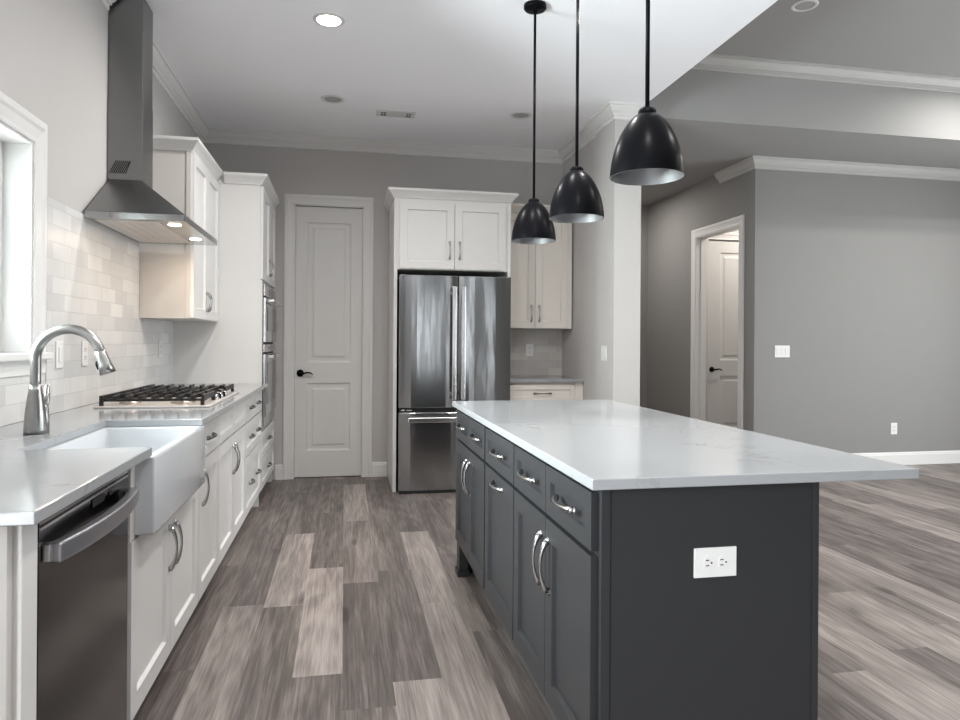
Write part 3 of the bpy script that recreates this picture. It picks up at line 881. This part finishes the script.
MB().box(WL + 0.002, TX - 0.022, PY + 0.001, BY - 0.04, 2.399, 2.465).to('crown_backing', M['white'], t)

def oven(name, label, cat, z0, z1, zc, zh):
    t = thing(name, label, cat, (-0.9, 5.83, z0), 'built-in wall ovens')
    y0, y1 = 5.415, 6.225
    MB().box(-1.15, TX - 0.003, y0 + 0.012, y1 - 0.012, z0 + 0.004, z1 - 0.004).to('body', M['gap'], t)
    MB().box(TX - 0.002, TX + 0.012, y0, y1, zc, z1, 0.002).to('control_panel', M['steel'], t)
    MB().box(TX - 0.002, TX + 0.020, y0, y1, z0 + 0.004, zc - 0.012, 0.003).to('door', M['steel'], t)
    MB().box(TX + 0.0202, TX + 0.0225, y0 + 0.09, y1 - 0.09, z0 + 0.09, zh - 0.045).to('door_window', M['glass_black'], t)
    MB().box(TX + 0.0122, TX + 0.014, y0 + 0.27, y1 - 0.27, zc + 0.02, z1 - 0.02).to('display', M['glass_black'], t)
    hb = MB().tube([(TX + 0.062, y0 + 0.05, zh), (TX + 0.062, y1 - 0.05, zh)], 0.011, 14)
    for y in (y0 + 0.09, y1 - 0.09): hb.box(TX + 0.0205, TX + 0.056, y - 0.009, y + 0.009, zh - 0.009, zh + 0.009)
    hb.to('handle', M['steel_light'], t)
    if zc < 1.3:
        MB().box(TX - 0.002, TX + 0.008, y0, y1, 0.582, z0).to('bottom_trim', M['steel'], t)
    return t
oven('microwave_oven', 'stainless built-in microwave oven, upper of the two in the tall cabinet', 'microwave', 1.222, 1.662, 1.578, 1.545)
oven('wall_oven', 'stainless built-in oven below the microwave in the tall cabinet', 'oven', 0.66, 1.212, 1.150, 1.118)

# ================================================================== BACK WALL
# refrigerator
t = thing('refrigerator', 'stainless french-door refrigerator with bottom freezer by back wall', 'refrigerator', (0.9, 6.0, 0))
RX0, RX1, RXM, RY = 0.434, 1.364, 0.917, 5.60
MB().box(0.448, 1.336, 5.682, 6.34, 0.03, 1.775).to('body', M['gap'], t)
for nm, x0, x1, z0, z1 in (('left_door', RX0, RXM - 0.003, 0.698, 1.782), ('right_door', RXM + 0.003, RX1, 0.698, 1.782), ('freezer_drawer', RX0, RX1, 0.024, 0.660)):
    b = MB()
    n = 10
    poly = [(x0, 5.675)]
    for i in range(n + 1):
        k = i / n
        poly.append((x0 + (x1 - x0) * k, RY + 0.010 * (2 * k - 1) ** 4))
    poly.append((x1, 5.675))
    b.prism(poly, z0, z1)
    d = b.to(nm, M['steel'], t, bevel=0.004)
    if nm == 'left_door': ld = d
    if nm == 'right_door': rd = d
    if nm == 'freezer_drawer': fd = d
def bar(parent, p0, p1, w, ax):
    b = MB()
    p0, p1 = Vector(p0), Vector(p1)
    h = w / 2
    b.box(min(p0.x, p1.x) - (h if ax == 'z' else 0), max(p0.x, p1.x) + (h if ax == 'z' else 0), p0.y - 0.008, p0.y + 0.008,
          min(p0.z, p1.z) - (h if ax == 'x' else 0), max(p0.z, p1.z) + (h if ax == 'x' else 0), 0.005)
    dv = (p1 - p0).normalized()
    for p in (p0 + dv * 0.05, p1 - dv * 0.05):
        b.box(p.x - 0.012, p.x + 0.012, p.y + 0.006, RY + 0.0005, p.z - 0.012, p.z + 0.012)
    return b.to('handle', M['steel_light'], parent)
bar(ld, (0.876, 5.545, 0.765), (0.876, 5.545, 1.69), 0.034, 'z')
bar(rd, (0.952, 5.545, 0.765), (0.952, 5.545, 1.69), 0.034, 'z')
bar(fd, (0.505, 5.545, 0.605), (1.295, 5.545, 0.605), 0.042, 'x')
MB().box(RX0 + 0.006, RX1 - 0.006, 5.625, 5.675, 0.662, 0.696).to('gasket_strip', M['gap'], t)
mk = MB()
for k, (a, c) in enumerate(((0.0, 0.03), (0.012, 0.02), (0.045, 0.085))): mk.box(0.455 + a, 0.455 + c, 5.6235, 5.6245, 0.675 + (0.006 if k == 1 else 0), 0.681 + (0.006 if k == 1 else 0))
mk.to('strip_marking', M['mark'], t)
MB().box(RX0 + 0.01, RX1 - 0.01, 5.606, 5.70, 0.0, 0.022).to('toe_grille', M['gap'], t)
em = MB().lathe([(0.011, 0), (0.011, 0.001), (0.008, 0.001), (0.008, 0)], None, 20, Matrix.Translation((1.275, RY + 0.0045, 1.745)) @ FR['ny'].to_4x4())
em.box(1.271, 1.273, RY + 0.003, RY + 0.005, 1.741, 1.750).box(1.273, 1.279, RY + 0.003, RY + 0.005, 1.741, 1.743)
em.box(1.292, 1.294, RY + 0.003, RY + 0.005, 1.738, 1.751).box(1.294, 1.300, RY + 0.003, RY + 0.005, 1.738, 1.740)
em.to('emblem', M['mark'], t)

# cabinet around and over the refrigerator
t = thing('refrigerator_cabinet', 'white cabinet with two small doors boxed around the refrigerator', 'cabinet', (0.89, 6.0, 0))
AX0, AX1, AYF = 0.394, 1.382, 5.70
MB().box(AX0, AX0 + 0.028, AYF, BY - 0.018, 0.0, 2.422).to('side_panel', M['white'], t, bevel=0.001)
MB().box(AX1 - 0.028, AX1, AYF, BY - 0.002, 0.0, 2.422).to('side_panel', M['white'], t, bevel=0.001)
MB().box(AX0 + 0.0285, AX1 - 0.0285, AYF + 0.001, BY - 0.002, 1.835, 2.422).to('upper_box', M['white'], t)
for x0, x1, hu in ((AX0 + 0.045, RXM - 0.024, 'r'), (RXM - 0.020, AX1 - 0.048, 'l')):
    d, M4 = fdoor(t, x0, x1, 1.843, 2.392, facing='ny', plane=AYF - 0.02); pull(d, M4, (x1 - x0 - 0.04) if hu == 'r' else 0.04, 0.155, True, 0.14)
MB().sweep([(AX1, 5.985), (AX1, AYF), (AX0, AYF), (AX0, BY - 0.002)], [(o, 2.4225 + z) for o, z in CABCROWN]).to('crown', M['white'], t)
MB().box(AX0 + 0.001, AX1 - 0.001, AYF + 0.001, BY - 0.003, 2.423, 2.49).to('crown_backing', M['white'], t)

# corner cabinets right of the refrigerator
t = thing('wall_cabinet', 'white two-door wall cabinet right of the refrigerator above tiled corner', 'cabinet', (1.72, 6.2, 1.37))
VX0, VX1, VY = AX1 + 0.001, 2.032, 6.05
MB().box(VX0, VX1, VY + 0.0205, BY - 0.002, 1.366, 2.412).to('carcass', M['warm_cast_white'], t)
MB().box(VX1 - 0.024, VX1 + 0.012, VY + 0.001, VY + 0.0204, 1.366, 2.412).to('filler_strip', M['warm_cast_white'], t)
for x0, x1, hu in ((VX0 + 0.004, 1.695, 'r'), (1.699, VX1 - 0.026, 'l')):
    d, M4 = fdoor(t, x0, x1, 1.37, 2.402, mtl='warm_cast_white', facing='ny', plane=VY); pull(d, M4, (x1 - x0 - 0.035) if hu == 'r' else 0.035, 0.13, True, 0.14)
MB().sweep([(2.058, VY + 0.02), (AX1 + 0.001, VY + 0.02)], [(o, 2.4125 + z) for o, z in CABCROWN]).to('crown', M['warm_cast_white'], t)

t = thing('base_cabinet', 'white base cabinet in the corner right of the refrigerator, mostly hidden by island', 'cabinet', (1.72, 6.05, 0))
MB().box(VX0, 2.03, 5.7805, BY - 0.002, 0.112, 0.891).to('carcass', M['warm_cast_white'], t)
MB().box(1.985, 2.056, 5.765, 5.7803, 0.0, 0.891).to('filler_strip', M['warm_cast_white'], t)
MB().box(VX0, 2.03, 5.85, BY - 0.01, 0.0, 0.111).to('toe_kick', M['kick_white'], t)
d, M4 = fdoor(t, VX0 + 0.004, 1.980, 0.722, 0.872, 'drawer', mtl='warm_cast_white', facing='ny', plane=5.76, rail=0.042); pull(d, M4, 0.30, 0.074, False, 0.15, mtl='pull_dark')
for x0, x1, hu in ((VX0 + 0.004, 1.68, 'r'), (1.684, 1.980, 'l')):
    d, M4 = fdoor(t, x0, x1, 0.118, 0.711, mtl='warm_cast_white', facing='ny', plane=5.76); pull(d, M4, (x1 - x0 - 0.035) if hu == 'r' else 0.035, 0.48, True)
t = MB().box(VX0, 2.0585, 5.73, BY - 0.001, 0.893, 0.92).to('countertop', M['quartz'], bevel=0.003)
tag(t, 'small white quartz worktop in the corner right of refrigerator', 'countertop')
struct(MB().box(VX0, 2.0585, BY - 0.012, BY - 0.0005, 0.9205, 1.365).to('wall_backsplash_back', M['tile_back']))

# ================================================================== ISLAND
IX = 0.588
GI = 'charcoal island cabinets'
IC0, IC1 = IX + 0.0205, 1.168
def island_carcass(t, y0, y1):
    MB().box(IC0, IC1, y0, y1, 0.178, 0.889).to('carcass', M['grey'], t)
    MB().box(IC0 + 0.075, IC1 - 0.005, y0 + 0.001, y1 - 0.001, 0.0, 0.177).to('toe_kick', M['kick'], t)
def idoor(t, y0, y1, z0, z1, name='door', rail=0.062):
    return fdoor(t, y0, y1, z0, z1, name, 'nx', IX, rail, 'grey')
ZD0, ZD1, ZW0, ZW1 = 0.188, 0.722, 0.735, 0.877
t = thing('island_cabinet', 'charcoal island cabinet nearest the camera, two drawers above two doors', 'cabinet', (0.9, 1.97, 0), GI)
island_carcass(t, 1.582, 2.356)
for y0, y1, hu in ((1.584, 1.967, 'l'), (1.971, 2.354, 'r')):
    w = y1 - y0
    d, M4 = idoor(t, y0, y1, ZD0, ZD1); pull(d, M4, 0.035 if hu == 'l' else w - 0.035, 0.40, True, 0.15)
    d, M4 = idoor(t, y0, y1, ZW0, ZW1, 'drawer', 0.042); pull(d, M4, w / 2, 0.071, False, 0.15)
t = thing('island_cabinet', 'charcoal island cabinet in the middle with drawer above a pull-out front', 'cabinet', (0.9, 2.61, 0), GI)
island_carcass(t, 2.358, 2.870)
d, M4 = idoor(t, 2.364, 2.860, ZD0, ZD1, 'pull_out_front'); pull(d, M4, 0.253, ZD1 - ZD0 - 0.040, False, 0.15)
d, M4 = idoor(t, 2.364, 2.860, ZW0, ZW1, 'drawer', 0.042); pull(d, M4, 0.253, 0.071, False, 0.15)
t = thing('island_cabinet', 'charcoal island cabinet at the far end facing the refrigerator, two drawers above doors', 'cabinet', (0.9, 3.25, 0), GI)
island_carcass(t, 2.872, 3.640)
for y0, y1, hu in ((2.880, 3.254, 'l'), (3.258, 3.638, 'r')):
    w = y1 - y0
    d, M4 = idoor(t, y0, y1, ZD0, ZD1); pull(d, M4, 0.035 if hu == 'l' else w - 0.035, 0.40, True, 0.15)
    d, M4 = idoor(t, y0, y1, ZW0, ZW1, 'drawer', 0.042); pull(d, M4, w / 2, 0.071, False, 0.15)
# decorative foot at the far corner
b = MB().box(IX + 0.012, IX + 0.085, 3.6405, 3.662, 0.0, 0.891)
b.box(IX + 0.012, IX + 0.06, 3.585, 3.6395, 0.035, 0.176).box(IX + 0.004, IX + 0.068, 3.578, 3.67, 0.0, 0.034)
b.box(IX + 0.085, 1.168, 3.6405, 3.662, 0.0, 0.891)
o = b.to('island_end_panel', M['grey'], bevel=0.003)
tag(o, 'charcoal island far end panel with furniture foot facing the refrigerator', 'end panel')
# near end panel with edge stiles
t = thing('island_end_panel', 'plain charcoal near end panel of island carrying the white outlet', 'end panel', (0.9, 1.57, 0))
MB().box(0.606, 1.190, 1.562, 1.5815, 0.0, 0.891).to('panel', M['grey'], t, bevel=0.001)
MB().box(0.604, 0.627, 1.557, 1.5617, 0.0, 0.891).to('edge_stile', M['grey'], t, bevel=0.001)
MB().box(1.174, 1.190, 1.557, 1.5617, 0.0, 0.891).to('edge_stile', M['grey'], t, bevel=0.001)
o = MB().box(1.1685, 1.190, 1.582, 3.662, 0.0, 0.891).to('island_back_panel', M['grey'], bevel=0.001)
tag(o, 'charcoal back panel of island under the counter overhang, facing living room', 'back panel')
o = MB().box(0.571, 1.464, 1.532, 3.680, 0.893, 0.92, 0.003).to('island_countertop', M['quartz'])
tag(o, 'large white quartz island countertop with seating overhang', 'countertop')

# ================================================================== PENDANTS
def pendant(x, y, label):
    t = thing('pendant_light', label, 'pendant light', (x, y, KC), 'black dome pendants over the island')
    MB().lathe([(0.062, 0), (0.062, -0.018), (0.055, -0.026), (0.012, -0.028), (0.010, -0.045), (0, -0.045)], (x, y, KC - 0.0005), 32, cap0=True).to('canopy', M['black'], t)
    MB().tube([(x, y, KC - 0.045), (x, y, 2.012)], 0.0072, 14).to('rod', M['black'], t)
    MB().lathe([(0, 0.018), (0.024, 0.018), (0.030, 0.010), (0.030, 0)], (x, y, 2.0), 28).to('cap', M['black'], t)
    out = []
    n = 18
    H_, R_ = 0.210, 0.121
    for i in range(n + 1):
        k = i / n          # 0 top .. 1 bottom
        r = R_ * (0.235 + 0.765 * (1 - (1 - k) ** 1.9) ** 0.72)
        out.append((min(r, R_), -k * H_))
    zt = 2.0
    MB().lathe(out, (x, y, zt), 48).to('shade', M['black'], t)
    inn = [(max(0.001, r - 0.003), z - 0.0005) for r, z in out]
    inn[0] = (0.001, -0.004)
    inn = inn[:-1] + [(out[-1][0] - 0.0035, out[-1][1] + 0.0005)]
    lm = MB().lathe(inn, (x, y, zt), 48)
    lm.lathe([(out[-1][0], out[-1][1]), (out[-1][0] - 0.0035, out[-1][1])], (x, y, zt), 48)
    lm.to('shade_lining', M['silver'], t)
    MB().lathe([(0.019, -0.004), (0.019, -0.055), (0, -0.055)], (x, y, zt), 20).to('socket', M['black'], t)
    MB().lathe([(0.013, -0.056), (0.028, -0.085), (0.030, -0.105), (0.022, -0.128), (0, -0.137)], (x, y, zt), 24).to('bulb', M['plate'], t)
    return t
pendant(1.004, 3.62, 'black dome pendant farthest from camera, in front of corner wall cabinet')
pendant(1.006, 2.92, 'black dome pendant in the middle of three over the island')
pendant(0.981, 2.14, 'black dome pendant nearest the camera and largest of the three')

# ================================================================== CEILING FIXTURES
def can(x, y, z, label, on, power=0, group='kitchen ceiling recessed lights'):
    t = thing('recessed_light', label, 'ceiling light', (x, y, z), group)
    MB().lathe([(0.066, -0.002), (0.068, -0.006), (0.086, -0.005), (0.090, -0.0005)], (x, y, z), 36).to('trim_ring', M['plate'], t)
    if on:
        MB().lathe([(0, -0.004), (0.066, -0.004)], (x, y, z), 36).to('lens', M['can_on'], t)
        area('ceiling_lamp_light', (x, y, z - 0.012), (0, 0, 0), 0.13, 0.13, power, (1, 0.97, 0.94), 'DISK', 165)
    else:
        MB().lathe([(0.066, -0.002), (0.055, -0.0012), (0.03, -0.0016), (0, -0.0016)], (x, y, z), 36).to('lens', M['lens'], t)
    return t
can(-0.10, 4.03, KC, 'lit round recessed light near the range hood', True, 13)
can(-0.10, 5.34, KC, 'unlit round recessed light near back wall, left of the air vent', False)
can(1.385, 5.40, KC, 'unlit round recessed light near back wall, behind the farthest pendant', False)
can(3.13, 4.28, TC, 'unlit recessed light in raised living room ceiling', False, 0, 'living room recessed lights')
# unseen ceiling lamps without fixtures, most of them added to spread the light
def unseen_lamp(x, y, z, power):
    area('ceiling_lamp_light', (x, y, z - 0.012), (0, 0, 0), 0.13, 0.13, power, (1, 0.97, 0.94), 'DISK', 165)
for x, y in ((0.65, 2.9), (0.65, 1.2), (1.45, 3.0)):
    unseen_lamp(x, y, KC, 9.5)  # added, placed to light the back wall more than the left
for x, y in ((5.35, 4.5), (6.6, 4.3), (3.2, 2.2), (5.4, 2.2)):  # first follows the glow on the header, the others are added
    unseen_lamp(x, y, TC, 15)
area('hall_fill_light', (3.1, 7.9, KC - 0.02), (0, 0, 0), 0.5, 0.5, 13, (1, 0.95, 0.9), 'DISK')  # added to brighten the hall, no fixture
area('vestibule_lamp', (4.9, 6.8, KC - 0.02), (0, 0, 0), 0.25, 0.25, 14, (1, 0.92, 0.84), 'DISK')

t = thing('air_vent', 'white rectangular air supply vent in kitchen ceiling', 'vent', (0.394, 5.58, KC))
vx0, vx1, vy0, vy1 = 0.24, 0.548, 5.505, 5.655
MB().box(vx0 + 0.02, vx1 - 0.02, vy0 + 0.02, vy1 - 0.02, KC - 0.003, KC - 0.0005).to('backing', M['slot'], t)
MB().sweep([(vx0, vy0), (vx1, vy0), (vx1, vy1), (vx0, vy1)], [(0, 0), (0, -0.004), (0.024, -0.010), (0.024, 0)], Matrix.Translation((0, 0, KC - 0.0005)), closed=True).to('vent_frame', M['plate'], t)
f = MB()
for k in range(7):
    y = vy0 + 0.03 + k * 0.0145
    f.box(0.315, 0.475, y, y + 0.011, KC - 0.010, KC - 0.004)
f.box(0.265, 0.275, vy0 + 0.022, vy1 - 0.022, KC - 0.009, KC - 0.004).box(0.512, 0.522, vy0 + 0.022, vy1 - 0.022, KC - 0.009, KC - 0.004)
f.box(0.275, 0.315, 5.574, 5.582, KC - 0.008, KC - 0.004).box(0.475, 0.512, 5.574, 5.582, KC - 0.008, KC - 0.004)
f.box(0.293, 0.298, vy0 + 0.024, vy1 - 0.024, KC - 0.008, KC - 0.004).box(0.492, 0.497, vy0 + 0.024, vy1 - 0.024, KC - 0.008, KC - 0.004)
f.to('louvres', M['plate'], t)

# ================================================================== OUTLETS AND SWITCHES
def plate(name, label, M4, w, h, kind, gangs=1):
    """centred at the frame's origin; kinds: outlet, outlet_h, switch"""
    o0 = M4 @ Vector((0, 0, 0))
    t = thing(name, label, 'outlet' if kind.startswith('outlet') else 'light switch', o0)
    MB().prism(rect(-w / 2, w / 2, -h / 2, h / 2), 0.0004, 0.006, M4, 0.0018).to('cover_plate', M['plate'], t)
    if kind.startswith('outlet'):
        for s in (-1, 1):
            cu, cv = (0, s * 0.0195) if kind == 'outlet' else (s * 0.0195, 0)
            R4 = M4 @ Matrix.Translation((cu, cv, 0.006)) @ Matrix.Rotation(radians(90) if kind == 'outlet_h' else 0, 4, 'Z')
            r = MB().prism([(0.017 * cos(a * pi / 10), 0.0145 * max(-0.85, min(0.85, sin(a * pi / 10)))) for a in range(20)], 0.0, 0.0015, R4)
            ro = r.to('receptacle', M['trim'], t)
            k = MB()
            for u in (-0.0065, 0.0065): k.prism(rect(u - 0.0013, u + 0.0013, -0.001, 0.008), 0.0015, 0.0019, R4)
            k.prism([(0.0026 * cos(a * pi / 5), -0.0075 + 0.0026 * sin(a * pi / 5)) for a in range(10)], 0.0015, 0.0019, R4)
            k.to('slots', M['slot'], ro)
    else:
        for g in range(gangs):
            u = (g - (gangs - 1) / 2) * 0.046
            MB().prism(rect(u - 0.0165, u + 0.0165, -0.033, 0.033), 0.006, 0.0095, M4, 0.001).to('rocker', M['trim'], t)
    return t
plate('wall_switch', 'white rocker switch on backsplash beside the window, left of two', frame((TF, 3.30, 1.172), 'px'), 0.075, 0.118, 'switch')
plate('wall_outlet', 'white outlet on backsplash between faucet and cooktop', frame((TF, 3.60, 1.172), 'px'), 0.075, 0.118, 'outlet')
plate('wall_outlet', 'white outlet on backsplash under the left wall cabinet', frame((TF, 4.98, 1.175), 'px'), 0.075, 0.118, 'outlet')
plate('wall_outlet', 'white outlet on tiled corner backsplash right of the refrigerator', frame((1.735, BY - 0.012, 1.166), 'ny'), 0.075, 0.118, 'outlet')
plate('wall_switch', 'white double switch on side of the wall end near the corner counter', frame((2.035, 5.21, 1.155), 'nx'), 0.115, 0.118, 'switch', 2)
plate('wall_switch', 'white three-gang switch on grey wall right of the hall opening', frame((4.27, RW, 1.165), 'ny'), 0.166, 0.118, 'switch', 3)
plate('wall_outlet', 'white outlet low on grey living room wall', frame((5.56, RW, 0.375), 'ny'), 0.075, 0.118, 'outlet')
plate('wall_outlet', 'white double outlet set sideways in charcoal island end panel', frame((0.902, 1.562, 0.700), 'ny'), 0.114, 0.073, 'outlet_h')
